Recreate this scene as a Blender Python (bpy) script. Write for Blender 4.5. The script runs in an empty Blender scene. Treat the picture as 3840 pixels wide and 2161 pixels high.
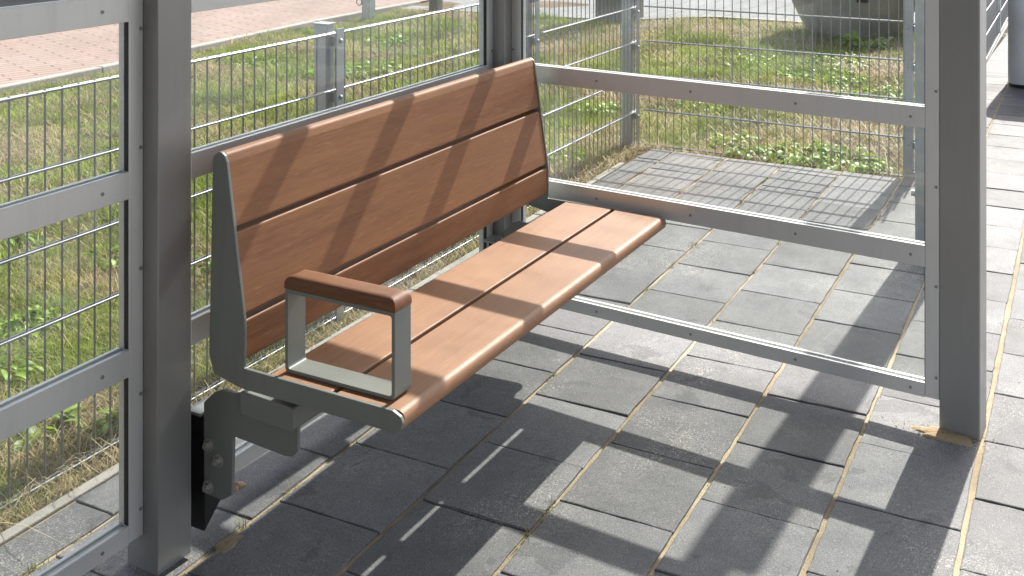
import bpy, bmesh, math, random
import numpy as np
from mathutils import Matrix, Vector

R = math.radians
random.seed(7)
rng = np.random.default_rng(11)
scene = bpy.context.scene
COL = scene.collection

# ------------------------------------------------------------------ camera
CAM_H = 1.52
FPX, CXPX, HYPX = 4025.0, 2150.0, -457.0
TH = math.atan((4200 - CXPX) / FPX)            # bench direction, right of the view axis
cam = bpy.data.cameras.new("camera")
cam.sensor_width = 36.0
cam.lens = FPX / 3840 * 36
cam.shift_x = (1920 - CXPX) / 3840
cam.shift_y = -(1080.5 - HYPX) / 3840
cam.clip_start = 0.05
cam.clip_end = 400
camo = bpy.data.objects.new("camera", cam)
camo.location = (0, 0, CAM_H)
camo.rotation_euler = (R(90), 0, TH - R(90))
COL.objects.link(camo)
scene.camera = camo

# ------------------------------------------------------------------ sky, sun, exposure
SUN_EL = R(41.8)
SUN_AZ = R(-2.5)                                # direction to the sun, from +x
world = bpy.data.worlds.new("World")
scene.world = world
world.use_nodes = True
wn = world.node_tree
for n in list(wn.nodes):
    wn.nodes.remove(n)
sky = wn.nodes.new("ShaderNodeTexSky")
sky.sky_type = 'NISHITA'
sky.sun_disc = False
sky.sun_elevation = SUN_EL
sky.sun_rotation = R(90) - SUN_AZ
sky.air_density = 1.0
sky.dust_density = 2.5
bg = wn.nodes.new("ShaderNodeBackground")
bg.inputs["Strength"].default_value = 0.15
wo = wn.nodes.new("ShaderNodeOutputWorld")
hs_ = wn.nodes.new("ShaderNodeHueSaturation")          # thin high haze: a paler blue
hs_.inputs["Saturation"].default_value = 0.50
wn.links.new(sky.outputs[0], hs_.inputs["Color"])
wn.links.new(hs_.outputs[0], bg.inputs[0])
wn.links.new(bg.outputs[0], wo.inputs[0])

sl = bpy.data.lights.new("sun", 'SUN')
sl.energy = 4.5
sl.angle = R(0.53)
sl.color = (1.0, 0.955, 0.885)
so = bpy.data.objects.new("sun", sl)
COL.objects.link(so)
sdir = Vector((math.cos(SUN_EL) * math.cos(SUN_AZ), math.cos(SUN_EL) * math.sin(SUN_AZ), math.sin(SUN_EL)))
so.rotation_euler = sdir.to_track_quat('Z', 'Y').to_euler()
so.location = sdir * 30

scene.view_settings.view_transform = 'Standard'
scene.view_settings.look = 'None'
scene.view_settings.gamma = 1
scene.view_settings.exposure = 1.12
scene.cycles.max_bounces = 10
scene.cycles.transparent_max_bounces = 24
scene.cycles.caustics_reflective = False
scene.cycles.caustics_refractive = False
scene.cycles.use_denoising = True

# ------------------------------------------------------------------ material helpers
class NT:
    def __init__(self, name):
        self.m = bpy.data.materials.new(name)
        self.m.use_nodes = True
        self.t = self.m.node_tree
        self.p = self.t.nodes["Principled BSDF"]
        self.out = self.t.nodes["Material Output"]
        self.pos = None
    def n(self, typ, **kw):
        nd = self.t.nodes.new(typ)
        for k, v in kw.items():
            if k in nd.inputs.keys():
                nd.inputs[k].default_value = v
            else:
                setattr(nd, k, v)
        return nd
    def l(self, a, b):
        self.t.links.new(a, b)
    def coord(self, scale=(1, 1, 1), rot=(0, 0, 0), jitter=0.0):
        if self.pos is None:
            self.pos = self.n("ShaderNodeNewGeometry").outputs["Position"]
        src = self.pos
        if jitter:
            oi = self.n("ShaderNodeObjectInfo")
            mm = self.n("ShaderNodeVectorMath", operation='SCALE')
            cb = self.n("ShaderNodeCombineXYZ")
            for i in range(3):
                self.l(oi.outputs["Random"], cb.inputs[i])
            self.l(cb.outputs[0], mm.inputs[0]); mm.inputs["Scale"].default_value = jitter
            ad = self.n("ShaderNodeVectorMath", operation='ADD')
            self.l(src, ad.inputs[0]); self.l(mm.outputs[0], ad.inputs[1])
            src = ad.outputs[0]
        mp = self.n("ShaderNodeMapping")
        mp.inputs["Scale"].default_value = scale
        mp.inputs["Rotation"].default_value = rot
        self.l(src, mp.inputs[0])
        return mp.outputs[0]
    def noise(self, vec, scale, detail=4, rough=0.55, dist=0.0):
        nd = self.n("ShaderNodeTexNoise")
        nd.inputs["Scale"].default_value = scale
        nd.inputs["Detail"].default_value = detail
        nd.inputs["Roughness"].default_value = rough
        nd.inputs["Distortion"].default_value = dist
        self.l(vec, nd.inputs["Vector"])
        return nd.outputs["Fac"]
    def ramp(self, fac, stops, interp='LINEAR'):
        r = self.n("ShaderNodeValToRGB")
        cr = r.color_ramp
        cr.interpolation = interp
        while len(cr.elements) < len(stops):
            cr.elements.new(0.5)
        for e, (p, c) in zip(cr.elements, stops):
            e.position = p
            e.color = (c, c, c, 1) if isinstance(c, (int, float)) else (*c, 1)
        self.l(fac, r.inputs[0])
        return r.outputs["Color"]
    def mix(self, fac, a, b, mode='MIX'):
        m = self.n("ShaderNodeMix", data_type='RGBA', blend_type=mode)
        for sock, v in ((m.inputs[0], fac), (m.inputs[6], a), (m.inputs[7], b)):
            if isinstance(v, (int, float)):
                sock.default_value = v
            elif isinstance(v, tuple):
                sock.default_value = (*v, 1)
            else:
                self.l(v, sock)
        return m.outputs[2]
    def math(self, op, a, b=0.0):
        m = self.n("ShaderNodeMath", operation=op)
        for i, v in enumerate((a, b)):
            if isinstance(v, (int, float)):
                m.inputs[i].default_value = v
            else:
                self.l(v, m.inputs[i])
        return m.outputs[0]
    def bump(self, h, strength=0.3, dist=0.002):
        b = self.n("ShaderNodeBump")
        b.inputs["Strength"].default_value = strength
        b.inputs["Distance"].default_value = dist
        self.l(h, b.inputs["Height"])
        self.l(b.outputs[0], self.p.inputs["Normal"])
    def base(self, c):
        if isinstance(c, tuple):
            self.p.inputs["Base Color"].default_value = (*c, 1)
        else:
            self.l(c, self.p.inputs["Base Color"])
    def set(self, rough=None, metal=None, spec=None):
        for nm, v in (("Roughness", rough), ("Metallic", metal), ("Specular IOR Level", spec)):
            if v is None:
                continue
            if isinstance(v, (int, float)):
                self.p.inputs[nm].default_value = v
            else:
                self.l(v, self.p.inputs[nm])

def m_metal(name, col, rough, metal, spec=0.5, var=0.12, scratch=True):
    t = NT(name)
    v = t.coord()
    big = t.noise(v, 3.0, 3)
    fine = t.noise(t.coord((1, 1, 0.35)), 140, 3, 0.7)
    c = t.mix(t.ramp(big, [(0.3, 0.0), (0.7, 1.0)]), tuple(x * (1 - var) for x in col), tuple(min(1, x * (1 + var)) for x in col))
    dust = t.ramp(t.noise(v, 22, 5, 0.7), [(0.55, 0.0), (0.8, 0.25)])
    c = t.mix(dust, c, tuple(0.6 * x + 0.4 * y for x, y in zip(col, (0.38, 0.35, 0.30))))
    strk = t.ramp(t.noise(t.coord((9, 9, 0.8)), 2.2, 5, 0.7), [(0.54, 0.0), (0.78, 0.22)])
    c = t.mix(strk, c, tuple(0.5 * x for x in col))
    scf = t.ramp(t.noise(t.coord((1, 1, 1.6)), 55, 3, 0.8, 1.5), [(0.70, 0.0), (0.76, 0.35)])
    c = t.mix(scf, c, tuple(min(0.8, 1.3 * x + 0.05) for x in col))
    t.base(c)
    t.set(rough=t.math('ADD', t.math('MULTIPLY', fine, 0.14), t.math('ADD', t.math('MULTIPLY', strk, 0.5), rough - 0.07)), metal=metal, spec=spec)
    t.bump(fine, 0.05, 0.0006)
    return t.m

def m_paver():
    t = NT("paver_concrete")
    v = t.coord(jitter=7.0)
    w = t.coord()
    grain = t.noise(v, 300, 2, 0.6)
    pores = t.noise(v, 135, 3, 0.75)
    mid = t.ramp(t.noise(v, 16, 8, 0.78), [(0.34, 0.0), (0.66, 1.0)])
    big = t.noise(v, 4.5, 4, 0.6)
    oi = t.n("ShaderNodeObjectInfo")
    base = t.mix(mid, (0.083, 0.084, 0.088), (0.138, 0.138, 0.139))
    base = t.mix(t.ramp(grain, [(0.36, 0.0), (0.62, 1.0)]), t.mix(0.5, base, (0.055, 0.056, 0.060)), t.mix(0.32, base, (0.235, 0.235, 0.233)))
    base = t.mix(t.ramp(pores, [(0.30, 0.55), (0.42, 0.0)]), base, (0.045, 0.046, 0.049))
    base = t.mix(t.ramp(pores, [(0.60, 0.0), (0.74, 0.45)]), base, (0.27, 0.27, 0.265))
    tone = t.math('ADD', t.math('MULTIPLY', oi.outputs["Random"], 0.55), 0.70)     # each slab its own batch tone
    tn = t.n("ShaderNodeCombineXYZ")
    for i in range(3):
        t.l(tone, tn.inputs[i])
    base = t.mix(1.0, base, tn.outputs[0], 'MULTIPLY')
    # fibrous pale efflorescence, in patches
    warp = t.noise(v, 75, 4, 0.75, 3.0)
    lime = t.ramp(warp, [(0.53, 0.0), (0.61, 1.0)])
    limemask = t.ramp(t.noise(w, 2.1, 3, 0.6), [(0.50, 0.0), (0.64, 0.75)])
    base = t.mix(t.math('MULTIPLY', lime, limemask), base, (0.44, 0.42, 0.385))
    # trodden sand: broken, streaky, never a smooth cloud
    d1 = t.ramp(t.noise(w, 6.0, 7, 0.75, 0.8), [(0.58, 0.0), (0.72, 1.0)])
    d2 = t.ramp(t.noise(w, 48, 5, 0.8), [(0.42, 0.0), (0.66, 0.42)])
    base = t.mix(t.math('MULTIPLY', d1, d2), base, (0.40, 0.345, 0.26))
    # darker damp stains with a crisp outline
    st = t.ramp(t.noise(w, 5.6, 5, 0.58, 0.5), [(0.615, 0.0), (0.630, 0.42)])
    base = t.mix(st, base, (0.042, 0.043, 0.047))
    # gum spots
    gum = t.n("ShaderNodeTexVoronoi"); gum.inputs["Scale"].default_value = 3.1
    t.l(w, gum.inputs["Vector"])
    base = t.mix(t.ramp(gum.outputs["Distance"], [(0.022, 0.75), (0.030, 0.0)]), base, (0.05, 0.05, 0.05))
    # sparkle painted into the colour as pale specks
    sp = t.n("ShaderNodeTexVoronoi"); sp.inputs["Scale"].default_value = 120
    t.l(v, sp.inputs["Vector"])
    base = t.mix(t.ramp(sp.outputs["Distance"], [(0.08, 0.8), (0.13, 0.0)]), base, (0.5, 0.5, 0.49))
    t.base(base)
    t.set(rough=t.math('SUBTRACT', 0.82, t.math('MULTIPLY', big, 0.22)), spec=0.42)
    t.bump(t.math('ADD', t.math('MULTIPLY', grain, 0.5), t.math('ADD', t.math('MULTIPLY', pores, 0.6), t.math('MULTIPLY', mid, 0.5))), 0.45, 0.0025)
    return t.m

def m_wood(name, axis, k=1.0, pale=0.0, spec=0.35):
    t = NT(name)
    s1 = [70.0] * 3; s1[axis] = 2.2
    s2 = [11.0] * 3; s2[axis] = 0.9
    s3 = [330.0] * 3; s3[axis] = 20
    v1 = t.coord(tuple(s1), rot=(0, 0, 0.03), jitter=3.0)
    v2 = t.coord(tuple(s2), jitter=3.0)
    v3 = t.coord(tuple(s3), rot=(0.0, 0.05, 0.06))
    g1 = t.noise(v1, 1.0, 6, 0.7, 0.4)
    g2 = t.noise(v2, 1.0, 4, 0.6)
    g3 = t.noise(v3, 1.0, 3, 0.6)
    c = t.mix(t.ramp(g1, [(0.30, 0.0), (0.70, 1.0)]), (0.185, 0.066, 0.024), (0.315, 0.130, 0.052))
    c = t.mix(t.ramp(g2, [(0.36, 0.0), (0.66, 0.7)]), c, (0.345, 0.146, 0.058))
    c = t.mix(t.ramp(g2, [(0.30, 0.55), (0.46, 0.0)]), c, (0.20, 0.070, 0.027))
    c = t.mix(t.ramp(g3, [(0.56, 0.0), (0.74, 0.7)]), c, (0.44, 0.230, 0.105))
    c = t.mix(t.ramp(g3, [(0.24, 0.6), (0.42, 0.0)]), c, (0.105, 0.036, 0.014))
    if pale:
        c = t.mix(pale, c, (0.47, 0.290, 0.165))
    oi = t.n("ShaderNodeObjectInfo")
    tone = t.math('ADD', t.math('MULTIPLY', oi.outputs["Random"], 0.22), 0.89)
    tn = t.n("ShaderNodeCombineXYZ")
    for i in range(3):
        t.l(tone, tn.inputs[i])
    c = t.mix(1.0, c, tn.outputs[0], 'MULTIPLY')
    # grime specks and rain marks
    w = t.coord()
    c = t.mix(t.ramp(t.noise(w, 34, 6, 0.75), [(0.62, 0.0), (0.74, 0.35)]), c, (0.12, 0.06, 0.035))
    t.base(t.mix(1.0, c, (k, k, k), 'MULTIPLY'))
    t.set(rough=t.math('ADD', t.math('MULTIPLY', g3, 0.20), 0.49), spec=spec)
    t.bump(t.math('ADD', g3, t.math('MULTIPLY', g1, 0.6)), 0.22, 0.0009)
    return t.m

def m_simple(name, a, b, scale, rough=0.85, bump=0.4, bd=0.004, fine=90, spec=0.3):
    t = NT(name)
    v = t.coord()
    n1 = t.noise(v, scale, 6, 0.65)
    n2 = t.noise(v, fine, 4, 0.7)
    c = t.mix(t.ramp(n1, [(0.32, 0.0), (0.68, 1.0)]), a, b)
    c = t.mix(t.ramp(n2, [(0.3, 0.35), (0.5, 0.0)]), c, tuple(x * 0.55 for x in a))
    c = t.mix(t.ramp(n2, [(0.58, 0.0), (0.75, 0.4)]), c, tuple(min(1, x * 1.35) for x in b))
    t.base(c)
    t.set(rough=rough, spec=spec)
    t.bump(t.math('ADD', n2, n1), bump, bd)
    return t.m

def m_brick(name, c1, c2, mortar, size, rot, w=0.5, h=0.25, msize=0.02):
    t = NT(name)
    v = t.coord((1, 1, 1), rot=(0, 0, rot))
    b = t.n("ShaderNodeTexBrick")
    b.offset = 0.5
    b.inputs["Scale"].default_value = size
    b.inputs["Color1"].default_value = (*c1, 1)
    b.inputs["Color2"].default_value = (*c2, 1)
    b.inputs["Mortar"].default_value = (*mortar, 1)
    b.inputs["Mortar Size"].default_value = msize
    b.inputs["Mortar Smooth"].default_value = 0.3
    b.inputs["Brick Width"].default_value = w
    b.inputs["Row Height"].default_value = h
    t.l(v, b.inputs["Vector"])
    n1 = t.noise(v, 1.3, 4)
    n2 = t.noise(v, 40, 4)
    c = t.mix(t.ramp(n1, [(0.35, 0.0), (0.75, 0.35)]), b.outputs["Color"], tuple(0.5 * x + 0.2 for x in c1))
    c = t.mix(t.ramp(n2, [(0.3, 0.2), (0.6, 0.0)]), c, mortar)
    t.base(c)
    t.set(rough=0.85, spec=0.3)
    t.bump(n2, 0.2, 0.003)
    return t.m

def m_glass(name):
    t = NT(name)
    t.t.nodes.remove(t.p)
    lw = t.n("ShaderNodeLayerWeight"); lw.inputs["Blend"].default_value = 0.5
    fres = t.math('ADD', t.math('MULTIPLY', t.math('POWER', lw.outputs["Facing"], 5.0), 0.9), 0.06)
    tr = t.n("ShaderNodeBsdfTransparent"); tr.inputs[0].default_value = (0.955, 0.97, 0.962, 1)
    gl = t.n("ShaderNodeBsdfGlossy"); gl.inputs["Roughness"].default_value = 0.015
    dz = t.n("ShaderNodeBsdfDiffuse"); dz.inputs[0].default_value = (0.62, 0.62, 0.6, 1)
    v = t.coord()
    sm = t.ramp(t.noise(t.coord((1.0, 1.0, 2.2)), 5.0, 6, 0.7), [(0.40, 0.02), (0.72, 0.15)])  # dust film, strengthened so its pale streaks stand in for reflections
    m1 = t.n("ShaderNodeMixShader"); t.l(sm, m1.inputs[0]); t.l(tr.outputs[0], m1.inputs[1]); t.l(dz.outputs[0], m1.inputs[2])
    m2 = t.n("ShaderNodeMixShader"); t.l(fres, m2.inputs[0]); t.l(m1.outputs[0], m2.inputs[1]); t.l(gl.outputs[0], m2.inputs[2])
    t.l(m2.outputs[0], t.out.inputs[0])
    return t.m

def m_leaf(name, attr="Col", transl=0.45, rough=0.5):
    t = NT(name)
    a = t.n("ShaderNodeAttribute"); a.attribute_name = attr
    t.base(a.outputs["Color"])
    t.set(rough=rough, spec=0.35)
    tl = t.n("ShaderNodeBsdfTranslucent")
    t.l(a.outputs["Color"], tl.inputs[0])
    mx = t.n("ShaderNodeMixShader"); mx.inputs[0].default_value = transl
    t.l(t.p.outputs[0], mx.inputs[1]); t.l(tl.outputs[0], mx.inputs[2])
    t.l(mx.outputs[0], t.out.inputs[0])
    return t.m

M = dict(
    paver=m_paver(),
    wood=m_wood("slat_wood", 0, 0.82, 0.03, 0.5),
    seatwood_sunlit=m_wood("seat_wood_sunlit", 0, 0.88, 0.22, 0.85),  # same wood as the backrest, sunlit sheen mixed in as a paler tone
    armwood=m_wood("armrest_wood", 1, 0.68, 0.0, 0.45),
    post=m_metal("grey_powder_coat", (0.305, 0.300, 0.292), 0.32, 0.32, 0.5, 0.05),
    alu=m_metal("anodised_aluminium", (0.68, 0.675, 0.66), 0.40, 0.35, 0.5, 0.04),
    benchm=m_metal("green_grey_coat", (0.195, 0.204, 0.187), 0.42, 0.0, 0.5, 0.05),
    galv=m_metal("galvanised_steel", (0.40, 0.43, 0.45), 0.42, 0.55, 0.5, 0.22),
    rod=m_metal("galvanised_rod", (0.27, 0.285, 0.30), 0.33, 0.5, 0.5, 0.15),
    steel=m_metal("bolt_steel", (0.42, 0.40, 0.37), 0.34, 0.6),
    darkscrew=m_metal("screw_steel", (0.34, 0.33, 0.31), 0.45, 0.5),
    black=m_metal("black_coat", (0.016, 0.016, 0.017), 0.38, 0.0),
    rubber=m_metal("black_rubber", (0.014, 0.015, 0.018), 0.55, 0.0),
    glass=m_glass("clear_glass"),
    sand=m_simple("joint_sand", (0.36, 0.265, 0.155), (0.47, 0.36, 0.225), 9, 0.95, 0.8, 0.006, 260),
    bed=m_simple("joint_dirt", (0.24, 0.190, 0.125), (0.56, 0.455, 0.305), 2.6, 0.95, 0.7, 0.006, 160),
    edging=m_simple("edging_concrete", (0.27, 0.26, 0.235), (0.37, 0.35, 0.31), 6, 0.9, 0.4, 0.004, 180),
    kerb=m_simple("kerb_concrete", (0.33, 0.31, 0.28), (0.42, 0.40, 0.36), 3, 0.9, 0.3, 0.004, 70),
    soil=m_simple("dry_soil", (0.115, 0.082, 0.050), (0.27, 0.205, 0.125), 3.5, 0.95, 1.0, 0.02, 70),
    red=m_brick("red_clinker", (0.325, 0.225, 0.185), (0.35, 0.255, 0.215), (0.13, 0.078, 0.06), 1.0, R(21), 0.42, 0.10, 0.010),
    farp=m_brick("grey_slabs", (0.215, 0.215, 0.217), (0.245, 0.245, 0.245), (0.12, 0.12, 0.12), 1.0, R(1.1), 0.6, 0.3, 0.012),
    road=m_simple("road_asphalt", (0.13, 0.13, 0.135), (0.19, 0.19, 0.19), 2, 0.9, 0.2, 0.004, 60),
    concrete=m_simple("pillar_concrete", (0.20, 0.19, 0.165), (0.26, 0.245, 0.21), 4, 0.85, 0.3, 0.004, 60),
    stone=m_metal("planter_metal", (0.31, 0.30, 0.29), 0.45, 0.15, 0.5, 0.3),
    bin=m_metal("bin_metal", (0.62, 0.62, 0.62), 0.40, 0.0),
    slat=m_simple("fence_strip", (0.060, 0.068, 0.075), (0.085, 0.095, 0.105), 5, 0.6, 0.1, 0.002, 40),
    tyre=m_metal("tyre_rubber", (0.02, 0.02, 0.02), 0.7, 0.0),
    carpaint=m_metal("car_paint", (0.03, 0.035, 0.045), 0.22, 0.3),
    grass=m_leaf("grass_blades"),
    weed=m_leaf("weed_leaves", transl=0.4, rough=0.42),
    lump=m_simple("sandy_lump", (0.30, 0.21, 0.12), (0.46, 0.35, 0.22), 30, 0.95, 0.9, 0.006, 220),
)

# ------------------------------------------------------------------ object helpers
def link(o, parent=None):
    COL.objects.link(o)
    if parent is not None:
        o.parent = parent
        o.matrix_parent_inverse = Matrix.Translation(-world_loc(parent))
    return o

WLOC = {}
def world_loc(o):
    return WLOC.get(o.name, Vector(o.location))

def empty(name, loc, label=None, cat=None, group=None):
    o = bpy.data.objects.new(name, None)
    o.location = loc
    o.empty_display_size = 0.1
    COL.objects.link(o)
    WLOC[o.name] = Vector(loc)
    tag(o, label, cat, group)
    return o

def tag(o, label=None, cat=None, group=None, kind=None):
    if label: o["label"] = label
    if cat: o["category"] = cat
    if group: o["group"] = group
    if kind: o["kind"] = kind
    return o

class MB:
    """collects polygons in world coordinates (or local, if T is given)"""
    def __init__(self, T=None):
        self.v, self.f, self.T = [], [], T
    def add(self, vs, fs):
        o = len(self.v)
        if self.T is not None:
            vs = [tuple(self.T @ Vector(p)) for p in vs]
        self.v += [tuple(p) for p in vs]
        self.f += [tuple(i + o for i in f) for f in fs]
        return self
    def box(self, x0, x1, y0, y1, z0, z1):
        vs = [(x, y, z) for z in (z0, z1) for y in (y0, y1) for x in (x0, x1)]
        return self.add(vs, [(0, 2, 3, 1), (4, 5, 7, 6), (0, 1, 5, 4), (2, 6, 7, 3), (0, 4, 6, 2), (1, 3, 7, 5)])
    def prism(self, prof, a0, a1, axis=0):
        """prof: list of 2-D points in the plane normal to axis (other two axes in cyclic order for 0, (x,z) for 1, (x,y) for 2)"""
        def p3(p, a):
            return {0: (a, p[0], p[1]), 1: (p[0], a, p[1]), 2: (p[0], p[1], a)}[axis]
        n = len(prof)
        vs = [p3(p, a0) for p in prof] + [p3(p, a1) for p in prof]
        fs = [(i, (i + 1) % n, n + (i + 1) % n, n + i) for i in range(n)]
        fs += [tuple(range(n))[::-1], tuple(range(n, 2 * n))]
        return self.add(vs, fs)
    def tube(self, a, b, r, n=8, cap=True):
        a, b = Vector(a), Vector(b)
        d = (b - a).normalized()
        u = d.orthogonal().normalized(); w = d.cross(u)
        vs = []
        for c in (a, b):
            for i in range(n):
                t = 2 * math.pi * i / n
                vs.append(c + r * (math.cos(t) * u + math.sin(t) * w))
        fs = [(i, (i + 1) % n, n + (i + 1) % n, n + i) for i in range(n)]
        if cap:
            fs += [tuple(range(n))[::-1], tuple(range(n, 2 * n))]
        return self.add(vs, fs)
    def stack(self, o, ax, rings, n=24):
        """rings [(offset along ax, radius, sides)] as one closed surface; sides 0 = round"""
        o, ax = Vector(o), Vector(ax).normalized()
        u = ax.orthogonal().normalized(); w = ax.cross(u)
        vs = []
        for off, r, k in rings:
            for i in range(n):
                a = 2 * math.pi * i / n
                rr = r if k == 0 else r * math.cos(math.pi / k) / math.cos((a + 0.3) % (2 * math.pi / k) - math.pi / k)
                vs.append(o + ax * off + rr * (math.cos(a) * u + math.sin(a) * w))
        m = len(rings)
        fs = [(j * n + i, j * n + (i + 1) % n, (j + 1) * n + (i + 1) % n, (j + 1) * n + i) for j in range(m - 1) for i in range(n)]
        fs += [tuple(range(n))[::-1], tuple(range((m - 1) * n, m * n))]
        return self.add(vs, fs)
    def build(self, name, mat, parent=None, bevel=0.0, seg=2, smooth=True, ang=35, origin=None):
        me = bpy.data.meshes.new(name)
        o3 = Vector(origin) if origin is not None else Vector((0, 0, 0))
        me.from_pydata([tuple(Vector(p) - o3) for p in self.v], [], self.f)
        bm = bmesh.new(); bm.from_mesh(me)
        bmesh.ops.recalc_face_normals(bm, faces=bm.faces)
        if bevel > 0:
            ed = [e for e in bm.edges if len(e.link_faces) == 2 and e.calc_face_angle(0) > R(40)]
            bmesh.ops.bevel(bm, geom=ed, offset=bevel, segments=seg, profile=0.5, affect='EDGES', clamp_overlap=True)
        bm.to_mesh(me); bm.free()
        me.materials.append(mat)
        if smooth:
            me.polygons.foreach_set("use_smooth", [True] * len(me.polygons))
            me.set_sharp_from_angle(angle=R(ang))
        ob = bpy.data.objects.new(name, me)
        if smooth and ang < 180:
            wm = ob.modifiers.new("weighted_normals", 'WEIGHTED_NORMAL')
            wm.keep_sharp = True
            wm.weight = 100
        if origin is not None:
            ob.location = o3
        link(ob, parent)
        WLOC[ob.name] = Vector(o3)
        return ob

def copy_of(src, parent, loc, rot=None):
    c = src.copy()
    c.location = loc
    if rot is not None:
        c.rotation_euler = rot
    link(c, parent)
    return c

def arc(cx, cy, r, a0, a1, n=6):
    return [(cx + r * math.cos(R(a0 + (a1 - a0) * i / n)), cy + r * math.sin(R(a0 + (a1 - a0) * i / n))) for i in range(n + 1)]

def rounded(poly, radii, n=5):
    """2-D polygon with its corners rounded"""
    out = []
    k = len(poly)
    for i in range(k):
        p0, p1, p2 = Vector(poly[i - 1]), Vector(poly[i]), Vector(poly[(i + 1) % k])
        r = radii[i] if isinstance(radii, (list, tuple)) else radii
        if r <= 0:
            out.append(tuple(p1)); continue
        d0, d1 = (p0 - p1), (p2 - p1)
        l0, l1 = d0.length, d1.length
        d0.normalize(); d1.normalize()
        ang = d0.angle(d1)
        t = min(r / math.tan(ang / 2), 0.49 * min(l0, l1))
        a, b = p1 + d0 * t, p1 + d1 * t
        for j in range(n + 1):
            s = j / n
            out.append(tuple((1 - s) ** 2 * a + 2 * s * (1 - s) * p1 + s * s * b))
    return out

# ------------------------------------------------------------------ ground
PR = R(1.1)                                      # paving is laid slightly askew to the shelter
def pv(x, y, z=0.0):
    return Vector((x * math.cos(PR) - y * math.sin(PR), x * math.sin(PR) + y * math.cos(PR), z))

mb = MB()
ROWS = [-0.626, -0.326, -0.026, 0.274, 0.575, 0.875, 1.181, 1.489, 1.797, 2.102, 2.243]
bed = [(0.2, -0.63), (8.9, -0.63), (8.9, 0.88), (5.63, 0.88), (5.63, 2.245), (0.2, 2.245)]
mb.add([pv(x, y, -0.0060) for x, y in bed] + [pv(x, y, -0.09) for x, y in bed],
       [(0, 1, 2, 3, 4, 5)] + [(i, 6 + i, 6 + (i + 1) % 6, (i + 1) % 6) for i in range(6)])
pavement = mb.build("pavement", M['bed'], smooth=False)
tag(pavement, kind='structure', label='dark grey concrete paving with sand filled joints')

def paver_mesh(sx, sy, seed):
    r = random.Random(seed)
    me = bpy.data.meshes.new("paver")
    bm = bmesh.new()
    bmesh.ops.create_cube(bm, size=1.0)
    for v in bm.verts:
        v.co = Vector((v.co.x * sx, v.co.y * sy, v.co.z * 0.07 - 0.035))
    top = [e for e in bm.edges if abs(e.verts[0].co.z) < 1e-6 and abs(e.verts[1].co.z) < 1e-6]
    bmesh.ops.subdivide_edges(bm, edges=top, cuts=6, use_grid_fill=False)
    for v in bm.verts:
        if abs(v.co.z) < 1e-6:
            v.co.x += r.uniform(-.0018, .0018); v.co.y += r.uniform(-.0018, .0018)
    top = [e for e in bm.edges if abs(e.verts[0].co.z) < 1e-6 and abs(e.verts[1].co.z) < 1e-6 and len(e.link_faces) == 2 and e.calc_face_angle(0) > 0.5]
    bmesh.ops.bevel(bm, geom=top, offset=0.0032, segments=2, profile=0.55, affect='EDGES')
    bm.to_mesh(me); bm.free()
    me.materials.append(M['paver'])
    return me

PM = {}
def paver(x, y, sx, sy):
    key = (round(sx, 3), round(sy, 3))
    if key not in PM:
        PM[key] = [paver_mesh(sx, sy, 100 + i + len(PM) * 7) for i in range(4)]
    o = bpy.data.objects.new("paver", random.choice(PM[key]))
    p = pv(x, y, random.uniform(-0.0022, 0.0012))
    o.location = p
    o.rotation_euler = (random.gauss(0, 0.0048), random.gauss(0, 0.0048), PR + random.gauss(0, 0.0035) + random.choice((0, math.pi)))
    link(o, pavement)

PITCH = 0.2985
for k in range(len(ROWS) - 1):
    y0, y1 = ROWS[k], ROWS[k + 1]
    phase = 2.50 if k % 2 == 0 else 2.642         # running bond
    if k >= 8: phase = 1.9575 if k == 8 else 1.826
    xa, xb = (0.9, 5.62) if y1 > 0.9 else (1.4, 8.9)
    if k < 2: xa, xb = 2.0, 8.6
    jg = 0.0120 if k not in (2,) else 0.016
    n0 = math.ceil((xa - phase) / PITCH)
    i = n0
    x = phase + n0 * PITCH
    while x < xb - 0.05:
        x2 = min(x + PITCH, xb)
        gap = 0.0042
        paver((x + x2) / 2, (y0 + y1) / 2 + random.uniform(-.0012, .0012), round(x2 - x - gap, 3), round(y1 - y0 - jg, 3))
        x = x2

# pale edging behind the paving, and along the screen fence
eg = empty("edging_strip", pv(1.5, 2.26, 0), "pale narrow concrete edging between paving and soil behind the shelter", "edging")
for i in range(6):
    xa = 0.35 + i * 0.985
    if xa > 4.3: break
    b_ = MB()
    ps = [pv(xa + random.uniform(0, .004), 2.247), pv(xa + 0.978, 2.247), pv(xa + 0.978, 2.281), pv(xa, 2.281)]
    b_.add([Vector((p.x, p.y, 0.002)) for p in ps] + [Vector((p.x, p.y, -0.12)) for p in ps],
           [(0, 1, 2, 3)] + [(j, 4 + j, 4 + (j + 1) % 4, (j + 1) % 4) for j in range(4)])
    b_.build("edging_stone", M['edging'], eg, bevel=0.003, smooth=False)
eg2 = empty("edging_strip", pv(6, 0.9, 0), "pale concrete edging at the foot of the dark screen fence", "edging")
for i in range(7):
    xa = 5.66 + i * 0.985
    b_ = MB()
    ps = [pv(xa, 0.80), pv(xa + 0.98, 0.80), pv(xa + 0.98, 0.865), pv(xa, 0.865)]
    b_.add([Vector((p.x, p.y, 0.003)) for p in ps] + [Vector((p.x, p.y, -0.12)) for p in ps],
           [(0, 1, 2, 3)] + [(j, 4 + j, 4 + (j + 1) % 4, (j + 1) % 4) for j in range(4)])
    b_.build("edging_stone", M['edging'], eg2, bevel=0.003, smooth=False)

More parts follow.
